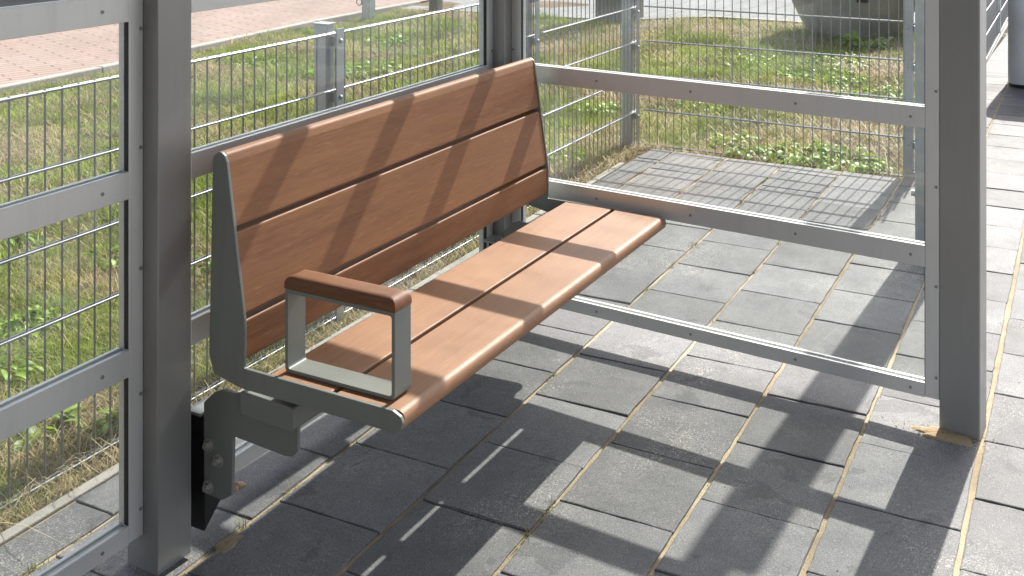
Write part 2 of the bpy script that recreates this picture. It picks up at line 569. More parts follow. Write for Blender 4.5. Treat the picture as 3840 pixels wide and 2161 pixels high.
# terrain under the grass: soil, gently uneven
GZ = -0.06
def soil_h(x, y):
    h = 0.012 * np.sin(2.1 * x + 1.3 * y) + 0.010 * np.sin(3.7 * y - 1.9 * x + 1.0) + 0.006 * np.sin(9.1 * x + 0.7) * np.sin(7.7 * y)
    # rise to the paving's edge and flatten near the hard edges
    return GZ + h
def kerb_y(x):
    return np.interp(x, [-10, 5.0, 6.2, 7.1, 9.0, 10.6, 30], [7.05, 7.27, 7.33, 7.46, 7.66, 7.72, 7.9])
def east_x(y):
    return np.interp(y, [-2, 3.0, 4.1, 4.4, 4.75, 5.4, 6.7, 7.7, 20], [11.5, 11.5, 11.5, 11.3, 10.9, 10.72, 10.67, 10.5, 10.5])

def grid_sheet(name, xs, ys, fn, mat, keep=None):
    nx, ny = len(xs), len(ys)
    X, Y = np.meshgrid(xs, ys)
    Z = fn(X, Y)
    vs = np.stack([X.ravel(), Y.ravel(), Z.ravel()], 1)
    fs = []
    for j in range(ny - 1):
        for i in range(nx - 1):
            if keep is None or keep(0.5 * (xs[i] + xs[i + 1]), 0.5 * (ys[j] + ys[j + 1])):
                a = j * nx + i
                fs.append((a, a + 1, a + nx + 1, a + nx))
    me = bpy.data.meshes.new(name)
    me.from_pydata(vs.tolist(), [], fs)
    me.materials.append(mat)
    me.polygons.foreach_set("use_smooth", [True] * len(me.polygons))
    o = bpy.data.objects.new(name, me)
    link(o)
    tag(o, kind='structure')
    return o

def soil_z(X, Y):
    Z = soil_h(X, Y)
    d1 = np.clip((Y - 2.28 - 0.0192 * X) / 0.18, 0, 1)          # rises to the paving edges
    d2 = np.clip((X - 5.60) / 0.22, 0, 1)
    d = np.where(X < 5.62, d1, np.where(Y < 2.4, d2, np.maximum(d1, d2)))
    return np.where(d < 1, (-0.022) * (1 - d) + Z * d, Z)
soil = grid_sheet("soil_ground", np.linspace(-1.0, 12.0, 200), np.linspace(0.8, 8.2, 130), soil_z, M['soil'],
                  lambda x, y: (y > 2.27 + 0.0192 * x or x > 5.55))
# broad ground sheet out to the horizon
mb = MB()
mb.add([(-150, -150, -0.16), (150, -150, -0.16), (150, 150, -0.16), (-150, 150, -0.16)], [(0, 1, 2, 3)])
tag(mb.build("ground", M['farp'], smooth=False), kind='structure')
# far grey paving east of the grass
mb = MB()
east = [(float(east_x(y)), y) for y in np.linspace(0.95, 7.75, 30)]
pts = [(p[0], p[1], -0.045) for p in east] + [(40, 7.75, -0.045), (40, 0.95, -0.045)]
mb.add(pts, [tuple(range(len(pts)))])
tag(mb.build("far_paving", M['farp'], smooth=False), kind='structure')
mb = MB()
mb.add([(8.9, -8, -0.012), (40, -8, -0.012), (40, 0.99, -0.012), (8.9, 0.99, -0.012)], [(0, 1, 2, 3)])
tag(mb.build("platform_paving", M['farp'], smooth=False), kind='structure')
mb = MB()
mb.add([(-8, -8, -0.012), (2.2, -8, -0.012), (2.2, -0.4, -0.012), (0.9, -0.4, -0.012), (0.9, 2.27, -0.012), (-8, 2.27, -0.012)], [(0, 1, 2, 3, 4, 5)])
tag(mb.build("near_paving", M['paver'], smooth=False), kind='structure')
mb = MB()
mb.add([(2.2, -8, -0.012), (8.9, -8, -0.012), (8.9, -0.45, -0.012), (2.2, -0.55, -0.012)], [(0, 1, 2, 3)])
tag(mb.build("front_paving", M['paver'], smooth=False), kind='structure')

# red cycle path with its kerbs
xs = np.linspace(-8, 40, 60)
mb = MB()
near = [(float(x), float(kerb_y(x)) + 0.09, -0.03) for x in xs]
far_ = [(float(x), 9.5 + 0.02 * (x - 6), -0.03) for x in xs]
n = len(xs)
mb.add(near + far_, [(i, i + 1, n + i + 1, n + i) for i in range(n - 1)])
tag(mb.build("cycle_path", M['red'], smooth=False), kind='structure')
def kerb(name, label, yfn, w, z0, z1, xa, xb, step=1.0):
    e = empty(name, (xa + 5, float(yfn(xa + 5)), 0), label, "kerb")
    x = xa
    while x < xb:
        b_ = MB()
        ps = [(x, float(yfn(x))), (x + step - .008, float(yfn(x + step))), (x + step - .008, float(yfn(x + step)) + w), (x, float(yfn(x)) + w)]
        b_.add([(p[0], p[1], z1) for p in ps] + [(p[0], p[1], z0) for p in ps], [(0, 1, 2, 3)] + [(j, 4 + j, 4 + (j + 1) % 4, (j + 1) % 4) for j in range(4)])
        b_.build("kerb_stone", M['kerb'], e, bevel=0.01, smooth=False)
        x += step
kerb("kerb", "pale kerb between the grass and the red path", kerb_y, 0.085, -0.2, -0.005, 3.0, 10.4)
kerb("kerb", "pale kerb on the far side of the red path", lambda x: 9.5 + 0.02 * (x - 6), 0.09, -0.2, -0.01, 4.0, 16.0)
mb = MB()
mb.add([(float(east_x(y)) - 0.04, y, z) for y in np.linspace(2.6, 4.2, 9) for z in (-0.035,)] + [(float(east_x(y)) + 0.03, y, -0.035) for y in np.linspace(2.6, 4.2, 9)],
       [(i, i + 1, 9 + i + 1, 9 + i) for i in range(8)])
tag(mb.build("paving_edge", M['kerb'], smooth=False), kind='structure')
verge = grid_sheet("verge_soil", np.linspace(2, 14, 40), np.linspace(9.6, 11.2, 8), lambda X, Y: 0 * X - 0.04, M['soil'])
mb = MB()
mb.add([(-40, 11.2, -0.06), (60, 11.2, -0.06), (60, 18, -0.06), (-40, 18, -0.06)], [(0, 1, 2, 3)])
tag(mb.build("road", M['road'], smooth=False), kind='structure')

# ------------------------------------------------------------------ bus shelter
SH = empty("bus_shelter", (2.4, 1.9, 0), "grey steel and glass shelter frame standing around the bench", "shelter")
PTOP = 2.42
YF = 1.912                                        # front plane of the rear glazing frames
# rear left post and corner post
mb = MB(); mb.box(1.6735, 1.7705, 1.869, 1.965, -0.06, PTOP)
mb.build("post", M['post'], SH, bevel=0.004, seg=3)
mb = MB(); mb.box(3.150, 3.247, 1.869, 1.965, -0.06, PTOP)
mb.build("post", M['post'], SH, bevel=0.004, seg=3)
for xp in (0.240,):
    mb = MB(); mb.box(xp, xp + 0.097, 1.869, 1.965, -0.06, PTOP)
    mb.build("post", M['post'], SH, bevel=0.004, seg=3)
# side wall frame of reference: u along the wall from the front post to the corner, n outwards
d = Vector((0.0705, 0.9975, 0)).normalized()
nrm = Vector((d.y, -d.x, 0))
P0 = Vector((3.0984, 0.4447, 0))
TS = Matrix(((nrm.x, d.x, 0, P0.x), (nrm.y, d.y, 0, P0.y), (0, 0, 1, 0), (0, 0, 0, 1)))   # local (n, u, z)
mb = MB(TS); mb.box(-0.002, 0.095, -0.1075, 0.0, -0.06, PTOP)
mb.build("post", M['post'], SH, bevel=0.004, seg=3)
ID = Matrix.Identity(4)
# local frame for the rear wall: n backwards from YF, u = x
TB = Matrix(((0, 1, 0, 0), (1, 0, 0, YF), (0, 0, 1, 0), (0, 0, 0, 1)))

def rail(T, u0, u1, zt, h, parent=SH, depth=0.034):
    b_ = MB(T)
    b_.prism([(0, zt - h), (0, zt), (0.0095, zt), (0.0095, zt - 0.006), (0.0245, zt - 0.006), (0.0245, zt), (depth, zt), (depth, zt - h)], u0, u1, axis=1)
    return b_.build("rail", M['alu'], parent, bevel=0.0009, seg=1, smooth=False)

def stile(T, u0, u1, z0, z1, parent=SH, depth=0.034):
    b_ = MB(T); b_.box(0.0008, depth, u0, u1, z0, z1)
    return b_.build("stile", M['alu'], parent, bevel=0.0025, seg=2)

SCREW = None
def screw(T, u, z, parent, r=0.0044):
    global SCREW
    if SCREW is None:
        m_ = MB()
        k = 12
        ring = [(r, 0.0), (r * 0.92, 0.0016), (r * 0.55, 0.0016), (r * 0.42, 0.0002), (0.0003, 0.0002)]
        vs = [(-h_, a * math.cos(2 * math.pi * i / k), a * math.sin(2 * math.pi * i / k)) for a, h_ in ring for i in range(k)]
        fs = [(j * k + i, j * k + (i + 1) % k, (j + 1) * k + (i + 1) % k, (j + 1) * k + i) for j in range(len(ring) - 1) for i in range(k)]
        m_.add(vs, fs)
        SCREW = m_
    b_ = MB(T @ Matrix.Translation((0, u, z)))
    b_.add(SCREW.v, SCREW.f)
    return b_.build("screw", M['darkscrew'], parent, smooth=True)

RT = [(2.042, 0.0595), (1.655, 0.0595), (1.268, 0.0595), (0.884, 0.0595), (0.4983, 0.0595)]
def bay(T, u0, u1, glass_off=0.0145, us=(), stw=0.0385, z_bot=0.1165, h_bot=0.040, side=False):
    rr = [(2.40, 0.045)] + RT + [(z_bot, h_bot)]
    s0 = stile(T, u0, u0 + stw, z_bot - h_bot + 0.001, 2.41)
    s1 = stile(T, u1 - stw, u1, z_bot - h_bot + 0.001, 2.41)
    for st, uu, sgn in ((s0, u0 + 0.008, 1), (s1, u1 - 0.008, -1)):
        for zz in (0.138, 0.39, 0.665, 0.93, 1.19, 1.5, 1.8):
            screw(T, uu, zz, st)
    ends = []
    for zt, h in rr:
        r_ = rail(T, u0 + stw + 0.0004, u1 - stw - 0.0004, zt, h)
        if zt < 2:
            for u in us:
                screw(T, u, zt - h * 0.52, r_)
        ends.append((zt, zt - h))
    for (za, zb), (zc, zd) in zip(ends[:-1], ends[1:]):
        b_ = MB(T); b_.box(glass_off, glass_off + 0.006, u0 + stw + 0.0018, u1 - stw - 0.0018, zc - 0.004, zb + 0.004)
        g = b_.build("glass_pane", M['glass'], SH, smooth=False)
        for ua, ub in ((u0 + stw, u0 + stw + 0.0015), (u1 - stw - 0.0015, u1 - stw)):
            b_ = MB(T); b_.box(0.003, 0.0142, ua, ub, zc + 0.0005, zb - 0.0005)
            b_.build("gasket", M['rubber'], g, smooth=False)

bay(TB, 0.3375, 1.6733, us=(1.566, 1.12, 0.72))
bay(TB, 1.7707, 3.1498, us=(1.88, 2.3, 2.7, 3.04))
bay(TS, 0.0002, 1.428, us=(0.078, 0.412, 0.752, 1.09))
# head beams
mb = MB(); mb.box(0.24, 3.247, 1.875, 1.959, PTOP + 0.001, PTOP + 0.08); mb.build("head_beam", M['post'], SH, bevel=0.004)
mb = MB(TS); mb.box(0.005, 0.085, -0.10, 1.420, PTOP + 0.001, PTOP + 0.08); mb.build("head_beam", M['post'], SH, bevel=0.004)
mb = MB(); mb.box(0.10, 3.32, -0.75, 2.06, PTOP + 0.082, PTOP + 0.14); mb.build("shade_roof", M['post'], SH, bevel=0.006)  # unseen cover, added and extended forward to shade bench and backrest
# unseen panel added at the left end to darken the bench end
mb = MB(); mb.box(0.17, 0.30, 0.52, 1.868, 0.10, PTOP); blocker = mb.build("shade_blocker", M['post'], SH, bevel=0.01)
mb = MB(); mb.box(0.301, 0.306, 0.60, 1.79, 0.22, 2.1); mb.build("shade_blocker_face", M['black'], blocker, bevel=0.002)
# black welded brackets that carry the bench
def mount(x0, sgn):
    b_ = MB()
    X = lambda a: x0 + sgn * a
    def bx(a0, a1, *r_):
        b_.box(min(X(a0), X(a1)), max(X(a0), X(a1)), *r_)
    prof = [(0.0, 0.256), (0.05, 0.256), (0.05, 0.085), (0.0, 0.037)]
    b_.prism([(X(a), z) for a, z in prof], 1.850, 1.905, axis=1)
    k_ = b_.build("mounting_bracket", M['black'], SH, bevel=0.002)
    b_ = MB(); bx(0.0, 0.006, 1.852, 1.903, 0.2565, 0.3015); b_.build("web_plate", M['black'], k_, bevel=0.001)
    b_ = MB(); bx(-0.012, 0.05, 1.852, 1.900, 0.302, 0.309); b_.build("top_plate", M['post'], k_, bevel=0.001)
mount(1.790, 1)
mount(3.112, -1)

# ------------------------------------------------------------------ bench
BN = empty("bench", (2.44, 1.52, 0), "bench with brown wood composite slats and green grey metal ends", "bench")
XL, XR = 1.745, 3.137
plate = [(1.7647 - 0.006, 0.9215), (1.7440, 0.912), (1.7385, 0.8985), (1.6885, 0.565), (1.6875, 0.545), (1.6890, 0.4590),
         (1.2950, 0.4565), (1.2740, 0.4480), (1.2685, 0.4360), (1.2730, 0.4225), (1.2890, 0.4125), (1.6960, 0.4140), (1.7760, 0.4300), (1.7905, 0.4700), (1.7800, 0.8950), (1.7760, 0.9110)]
platec = rounded(plate, [0.012, 0.010, 0.006, 0.05, 0.02, 0.003, 0.01, 0.012, 0.012, 0.012, 0.01, 0.05, 0.016, 0.02, 0.008, 0.012], 4)
for xa, xb in ((XL, XL + 0.0085), (XR - 0.0085, XR)):
    mb = MB(); mb.prism(platec, xa, xb, axis=0)
    mb.build("end_plate", M['benchm'], BN, bevel=0.0014, seg=2)
XA, XB = XL + 0.0095, XR - 0.0095
def lean(z):                                      # front face of the backrest
    return np.interp(z, [0.45, 0.558, 0.905], [1.6905, 1.6905, 1.7435])
def slat(prof, name="backrest_slat", mat=M['wood']):
    b_ = MB(); b_.prism(prof, XA, XB, axis=0)
    return b_.build(name, mat, BN, bevel=0.0006, seg=1, ang=50)
def back_slat(z0, z1, th):
    y0, y1 = float(lean(z0)), float(lean(z1))
    return rounded([(y0, z0), (y1, z1), (y1 + th, z1 + 0.002), (y0 + th, z0 + 0.002)], [0.0055, 0.0055, 0.004, 0.004], 4)
slat(rounded([(float(lean(0.757)), 0.757), (1.7405, 0.896), (1.7470, 0.9155), (1.7640, 0.9200), (1.7750, 0.9100), (1.7765, 0.890), (float(lean(0.757)) + 0.034, 0.758)], [0.005, 0.018, 0.012, 0.012, 0.01, 0.01, 0.004], 5))
slat(back_slat(0.571, 0.7455, 0.032))
slat(back_slat(0.4745, 0.560, 0.030))
slat(rounded([(1.2705, 0.4555), (1.4435, 0.4560), (1.4435, 0.4220), (1.2705, 0.4160)], [0.0235, 0.004, 0.004, 0.019], 8), "seat_slat", M['seatwood_sunlit'])
slat(rounded([(1.4558, 0.4560), (1.6240, 0.4566), (1.6240, 0.4220), (1.4558, 0.4220)], [0.004, 0.0045, 0.004, 0.004], 5), "seat_slat", M['seatwood_sunlit'])
# support beam and brackets under the seat
beam = rounded([(1.564, 0.3405), (1.564, 0.3945), (1.716, 0.4005), (1.714, 0.3460)], [0.012, 0.012, 0.012, 0.012], 5)
mb = MB(); mb.prism(beam, 1.760, 3.122, axis=0)
mb.build("support_beam", M['benchm'], BN, bevel=0.003, seg=2)
for xx in (1.80, 2.42, 3.04):
    mb = MB(); mb.box(xx, xx + 0.05, 1.300, 1.690, 0.4015, 0.4150)
    mb.build("slat_bearer", M['benchm'], BN, bevel=0.002)
br = [(1.8445, 0.131), (1.789, 0.128), (1.761, 0.146), (1.757, 0.279), (1.606, 0.2715), (1.586, 0.2745), (1.5715, 0.292), (1.570, 0.372), (1.705, 0.386), (1.757, 0.375), (1.785, 0.3775), (1.812, 0.366), (1.8455, 0.335)]
brc = rounded(br, [0.003, 0.012, 0.008, 0.003, 0.004, 0.010, 0.006, 0.008, 0.015, 0.02, 0.02, 0.02, 0.010], 4)
def bolt(x, y, z, sgn, parent):
    b_ = MB()
    b_.stack((x, y, z), (-sgn, 0, 0), [(0, .0155, 0), (.0027, .0155, 0), (.003, .0148, 0), (.003, .0098, 6), (.0108, .0098, 6), (.0115, .0085, 6), (.0115, .0046, 0), (.016, .0043, 0)])
    b_.build("bolt", M['steel'], parent, ang=30)
for x0, sgn in ((1.782, 1), (3.110, -1)):
    mb = MB(); mb.prism(brc, min(x0, x0 + sgn * 0.010), max(x0, x0 + sgn * 0.010), axis=0)
    k = mb.build("bracket", M['benchm'], BN, bevel=0.0022, seg=2)
    for y, z in ((1.828, 0.244), (1.799, 0.2145), (1.829, 0.149)):
        bolt(x0, y, z, sgn, k)
# armrest
AX0, AX1 = 1.776, 1.832
loop_o = rounded([(1.311, 0.4575), (1.601, 0.4575), (1.601, 0.637), (1.311, 0.637)], [0.014, 0.014, 0.002, 0.002], 6)
loop_i = rounded([(1.3195, 0.466), (1.5925, 0.466), (1.5925, 0.6285), (1.3195, 0.6285)], [0.007, 0.007, 0.007, 0.007], 6)
loop_i = loop_i[:7] + loop_i[7:14] + loop_i[14:21] + loop_i[21:28]
nlo = len(loop_o)
mb = MB()
vs = [(x, p[0], p[1]) for x in (AX0, AX1) for lp in (loop_o, loop_i) for p in lp]
fs = []
def ix(x, l, i): return (x * 2 + l) * nlo + i % nlo
for i in range(nlo):
    fs += [(ix(0, 0, i), ix(0, 0, i + 1), ix(0, 1, i + 1), ix(0, 1, i)), (ix(1, 0, i), ix(1, 1, i), ix(1, 1, i + 1), ix(1, 0, i + 1)),
           (ix(0, 0, i), ix(1, 0, i), ix(1, 0, i + 1), ix(0, 0, i + 1)), (ix(0, 1, i), ix(0, 1, i + 1), ix(1, 1, i + 1), ix(1, 1, i))]
mb.add(vs, fs)
arm = mb.build("armrest", M['benchm'], BN, bevel=0.0012, seg=2, ang=40)
prof = rounded([(AX0 - 0.0005, 0.6376), (AX1 + 0.0005, 0.6376), (AX1 + 0.0005, 0.6655), (AX0 - 0.0005, 0.6655)], [0.0015, 0.0015, 0.020, 0.020], 6)
b_ = bmesh.new()
# rounded pad: profile swept along y, ends rounded over
ys = [(1.3095, 0.0), (1.3105, 0.35), (1.3135, 0.62), (1.3185, 0.82), (1.3245, 0.93), (1.332, 1.0), (1.580, 1.0), (1.5875, 0.93), (1.5935, 0.82), (1.5985, 0.62), (1.6015, 0.35), (1.6025, 0.0)]
rings = []
for y, s in ys:
    ring = []
    zt = 0.6376 + 0.008 + s * (0.0279 - 0.008)
    for px_, pz in prof:
        ring.append(b_.verts.new((px_, y, min(pz, zt))))
    rings.append(ring)
for r0, r1 in zip(rings[:-1], rings[1:]):
    for i in range(len(prof)):
        b_.faces.new((r0[i], r0[(i + 1) % len(prof)], r1[(i + 1) % len(prof)], r1[i]))
b_.faces.new(rings[0][::-1]); b_.faces.new(rings[-1])
bmesh.ops.recalc_face_normals(b_, faces=b_.faces)
me = bpy.data.meshes.new("armrest_pad"); b_.to_mesh(me); b_.free()
me.materials.append(M['armwood'])
me.polygons.foreach_set("use_smooth", [True] * len(me.polygons)); me.set_sharp_from_angle(angle=R(50))
link(bpy.data.objects.new("armrest_pad", me), arm)

# ------------------------------------------------------------------ mesh fences
RZ = [-0.022, 0.178, 0.378, 0.577, 0.777, 0.975]
ROD = bpy.data.meshes.new("vertical_rod")
_t = MB(); _t.tube((0, 0, -0.075), (0, 0, 0.981), 0.0028, 8)
ROD.from_pydata(_t.v, [], _t.f); ROD.materials.append(M['rod']); ROD.polygons.foreach_set("use_smooth", [True] * len(ROD.polygons)); ROD.set_sharp_from_angle(angle=R(50))

def mesh_fence(label, A, B, posts, facing, rod0=0.02, cap=True, ptop=1.004, strips=False):
    """A, B ends of the mesh line; facing = unit vector to the side where the clamp bars are"""
    A, B = Vector(A), Vector(B)
    L = (B - A).length
    dv = (B - A).normalized()
    fc = Vector(facing)
    root = empty("mesh_fence", (A + B) / 2, label, "fence", None)
    for z in RZ:
        for s in (-1, 1):
            b_ = MB()
            o = Vector((0, 0, z)) + fc * (s * 0.0066)
            b_.tube(A + o, B + o, 0.0039, 8)
            b_.build("horizontal_rod", M['rod'], root, ang=50)
    k = int((L - rod0) / 0.0502)
    for i in range(k + 1):
        o = bpy.data.objects.new("vertical_rod", ROD)
        p = A + dv * (rod0 + i * 0.0502)
        o.location = p
        link(o, root)
    for t in posts:
        p = A + dv * t
        T = Matrix(((dv.x, -fc.x, 0, p.x), (dv.y, -fc.y, 0, p.y), (0, 0, 1, 0), (0, 0, 0, 1)))    # local: along, behind, up
        b_ = MB(T); b_.box(-0.02, 0.02, 0.0125, 0.0725, -0.4, ptop)
        po = b_.build("fence_post", M['galv'], root, bevel=0.003)
        b_ = MB(T); b_.box(-0.024, 0.024, 0.0085, 0.0765, ptop + 0.0005, ptop + 0.006)
        b_.build("post_cap", M['galv'], po, bevel=0.001)
        b_ = MB(T); b_.box(-0.006, 0.034, -0.0185, -0.0135, -0.03, ptop - 0.012)
        cl = b_.build("clamp_bar", M['galv'], root, bevel=0.0012)
        for z in RZ:
            b_ = MB(T); b_.box(0.004, 0.028, -0.013, 0.0122, z - 0.045, z - 0.012)
            b_.build("spacer", M['galv'], po, smooth=False)
            b_ = MB(T)
            b_.stack((0.014, -0.0187, z - 0.027), (0, -1, 0), [(0, .009, 0), (.0026, .009, 0), (.0028, .0068, 0), (.006, .0058, 0), (.0078, .003, 0)], 14)
            b_.build("bolt_head", M['galv'], cl, bevel=0.001, ang=60)
    return root

FA = R(0.6)
fd = Vector((math.cos(FA), math.sin(FA), 0))
def fl(x):                                        # point of the rear fence line at x
    return Vector((x, 2.445 + math.tan(FA) * (x - 1.7), 0))
CORN = fl(5.735)
mesh_fence("galvanised mesh fence running behind the shelter's glazed rear wall", fl(-0.2), fl(4.46), [t / fd.x for t in (0.62, 3.175, 4.635)], -Vector((-fd.y, fd.x, 0)), rod0=0.022)
mesh_fence("galvanised mesh fence section with no glass in front, right of the bench back", fl(4.525), CORN + fd * -0.03, [1.13], -Vector((-fd.y, fd.x, 0)), rod0=0.03)
SD = Vector((-0.008, -1, 0)).normalized()
fr = mesh_fence("galvanised mesh fence beyond the shelter's open side, before the weeds", CORN + SD * 0.03, CORN + SD * 1.50, [1.475], Vector((-1, 0.008, 0)), rod0=0.03)
# hinge tube beside the end post
E0 = CORN + SD * 1.535
for q_ in (Vector((0.0, 0, 0)), Vector((0.03, -0.016, 0))):
    mb = MB(); mb.tube(E0 + q_ + Vector((0, 0, -0.02)), E0 + q_ + Vector((0, 0, 0.98)), 0.006, 10); mb.build("hinge_rod", M['galv'], fr)
for z in (0.02, 0.17, 0.37, 0.57, 0.77):
    mb = MB(); mb.tube(E0 + Vector((-0.0135, 0.02, z)), E0 + Vector((-0.0115, -0.04, z)), 0.006, 10); mb.build("hinge_loop", M['galv'], fr)
    mb = MB(); mb.box(E0.x - 0.012, E0.x + 0.022, E0.y - 0.034, E0.y - 0.006, z - 0.045, z - 0.012); mb.build("hinge_clip", M['galv'], fr, bevel=0.001)

# tall galvanised post beyond the shelter's front post
GP = empty("steel_post", (4.70, 0.68, 0), "tall galvanised steel post standing behind the shelter's right front post", "post")
mb = MB(); mb.box(4.650, 4.740, 0.600, 0.765, -0.1, 2.15)
mb.build("post_body", M['galv'], GP, bevel=0.006)
mb = MB(); mb.box(4.655, 4.735, 0.655, 0.763, 2.151, 3.5)
mb.build("post_head", M['galv'], GP, bevel=0.006)
mb = MB(); mb.stack((4.69, 0.7655, 0.19), (0, 1, 0), [(0, .018, 0), (.005, .018, 0), (.005, .0125, 6), (.02, .0125, 6)])
mb.build("bolt", M['galv'], GP, ang=30)

# dark screen fence running away on the right
SF = empty("screen_fence", (8.5, 0.98, 0), "dark screened mesh fence running away past the right edge", "fence")
sa, sb = Vector((5.95, 0.885, 0)), Vector((14.0, 1.12, 0))
sdv = (sb - sa).normalized(); sn = Vector((-sdv.y, sdv.x, 0))
for z in (0.02, 0.22, 0.42, 0.62, 0.82, 1.0):
    mb = MB(); mb.tube(sa + Vector((0, 0, z)), sb + Vector((0, 0, z)), 0.0055, 8); mb.build("horizontal_rod", M['galv'], SF, ang=50)
for i in range(3):
    a_ = sa + sdv * (0.05 + i * 2.6); b2 = sa + sdv * (0.05 + i * 2.6 + 2.45)
    mb = MB()
    q = [a_ + sn * 0.012, b2 + sn * 0.012, b2 + sn * 0.018, a_ + sn * 0.018]
    mb.add([(p.x, p.y, z) for z in (0.03, 1.0) for p in q], [(0, 3, 2, 1), (4, 5, 6, 7)] + [(j, (j + 1) % 4, 4 + (j + 1) % 4, 4 + j) for j in range(4)])
    mb.build("screen_panel", M['slat'], SF, smooth=False)
    c_ = sa + sdv * (i * 2.6 + 2.58)
    mb = MB(); mb.box(c_.x - 0.02, c_.x + 0.02, c_.y - 0.008, c_.y + 0.05, -0.2, 1.03); mb.build("fence_post", M['galv'], SF, bevel=0.003)

# ------------------------------------------------------------------ things on the far ground
def lathe(b_, cx, cy, prof, n=40):
    k = len(prof)
    vs = [(cx + r * math.cos(2 * math.pi * i / n), cy + r * math.sin(2 * math.pi * i / n), z) for r, z in prof for i in range(n)]
    fs = [(j * n + i, j * n + (i + 1) % n, (j + 1) * n + (i + 1) % n, (j + 1) * n + i) for j in range(k - 1) for i in range(n)]
    b_.add(vs, fs)

# litter bin
LB = empty("litter_bin", (8.62, 0.47, 0), "round-cornered grey metal bin on the paving at the right edge", "bin")
pl = rounded([(8.36, 0.20), (8.36, 0.735), (8.86, 0.735), (8.86, 0.20)], [0.14, 0.14, 0.10, 0.10], 10)
mb = MB(); mb.prism(pl, 0.025, 1.0, axis=2); mb.build("body", M['bin'], LB, bevel=0.004, ang=30)
pl2 = rounded([(8.38, 0.22), (8.38, 0.715), (8.84, 0.715), (8.84, 0.22)], [0.13, 0.13, 0.10, 0.10], 10)
mb = MB(); mb.prism(pl2, -0.012, 0.024, axis=2); mb.build("base", M['black'], LB)
mb = MB(); mb.prism(pl2, 1.001, 1.04, axis=2); mb.build("lid", M['bin'], LB, bevel=0.006)
mb = MB(); mb.box(8.352, 8.361, 0.22, 0.565, 0.05, 0.97); mb.build("door", M['bin'], LB, bevel=0.003)

# planter
PT = empty("planter", (10.98, 2.40, GZ), "big round grey planter with slots standing on the grass behind the fence", "planter")
mb = MB(); lathe(mb, 10.98, 2.40, [(0.02, GZ - 0.03), (0.42, GZ - 0.03), (0.46, GZ + 0.02), (0.54, 0.10), (0.62, 0.26), (0.665, 0.45), (0.67, 0.60), (0.655, 0.74), (0.62, 0.78), (0.58, 0.78), (0.57, 0.70), (0.02, 0.66)], 56)
pb = mb.build("body", M['stone'], PT, ang=60)
for a in range(8):
    t = R(180 + 22 + a * 45 - 3)
    c, s = math.cos(t), math.sin(t)
    T = Matrix(((c, -s, 0, 10.98), (s, c, 0, 2.40), (0, 0, 1, 0), (0, 0, 0, 1)))
    b_ = MB(T); b_.box(0.60, 0.672, -0.055, 0.055, 0.335, 0.46); b_.build("slot", M['black'], pb, bevel=0.003)
mb = MB(); lathe(mb, 10.98, 2.40, [(0.56, 0.69), (0.3, 0.72), (0.001, 0.73)], 30); mb.build("earth", M['soil'], PT)

# concrete pillar
CPL = empty("concrete_pillar", (10.95, 4.98, GZ), "square beige concrete pillar at the edge of the far paving", "pillar")
mb = MB(); mb.box(10.74, 11.14, 4.78, 5.20, -0.3, 1.55); mb.build("shaft", M['concrete'], CPL, bevel=0.012)
mb = MB(); mb.box(10.72, 11.16, 4.76, 5.22, 1.551, 1.62); mb.build("cap", M['concrete'], CPL, bevel=0.012)

# bollards
def bollard(x, y, w, h, label, mat, ring):
    r_ = empty("bollard", (x, y, GZ), label, "bollard")
    mb = MB(); mb.box(x - w / 2, x + w / 2, y - w / 2, y + w / 2, -0.3, h); mb.build("shaft", mat, r_, bevel=0.008)
    mb = MB(); mb.box(x - w / 2 - 0.008, x + w / 2 + 0.008, y - w / 2 - 0.008, y + w / 2 + 0.008, h + 0.0005, h + 0.02); mb.build("cap", mat, r_, bevel=0.006)
    b_ = MB()
    c = (x - w / 2 - 0.004 if ring < 0 else x + 0.02, y + (w / 2 + 0.03) * (1 if ring < 0 else -1), 0.14 if ring < 0 else 0.33)
    vs, fs = [], []
    for i in range(16):
        a = 2 * math.pi * i / 16
        for k in range(6):
            t = 2 * math.pi * k / 6
            rr = 0.035 + 0.008 * math.cos(t)
            vs.append((c[0] + 0.008 * math.sin(t), c[1] + rr * math.cos(a), c[2] + rr * math.sin(a)))
            fs.append((i * 6 + k, i * 6 + (k + 1) % 6, ((i + 1) % 16) * 6 + (k + 1) % 6, ((i + 1) % 16) * 6 + k))
    b_.add(vs, fs)
    b_.build("chain_ring", M['steel'], r_)
bollard(9.62, 7.46, 0.11, 0.95, "square grey bollard beside the red path kerb", M['galv'], -1)
bollard(10.56, 7.20, 0.12, 0.95, "darker square bollard where grass meets the grey paving", M['concrete'], 1)

# parked car at the far left, only its underside shows
CR = empty("parked_car", (8.7, 13.0, -0.06), "dark parked car on the road, cut off by the top left edge", "car")
prof = [(6.75, 0.28), (6.70, 0.62), (7.6, 0.86), (8.25, 1.36), (9.75, 1.40), (10.55, 0.95), (10.95, 0.86), (11.0, 0.32), (10.6, 0.2), (7.1, 0.2)]
mb = MB(); mb.prism(rounded(prof, 0.12, 4), 12.10, 13.80, axis=1); mb.build("body", M['carpaint'], CR, bevel=0.05, seg=3)
mb = MB(); mb.prism([(8.0, 0.92), (8.4, 1.30), (9.6, 1.33), (10.2, 0.95)], 12.06, 12.11, axis=1); mb.build("window", M['rubber'], CR)
for x in (7.55, 10.1):
    for y0, y1 in ((12.09, 12.30), (13.62, 13.83)):
        mb = MB(); mb.tube((x, y0, 0.26), (x, y1, 0.26), 0.32, 28); w_ = mb.build("wheel", M['tyre'], CR, bevel=0.03)
        mb = MB(); ya = y0 - 0.006 if y0 < 13 else y1 - 0.014
        mb.tube((x, ya, 0.26), (x, ya + 0.02, 0.26), 0.2, 20); mb.build("rim", M['galv'], w_)

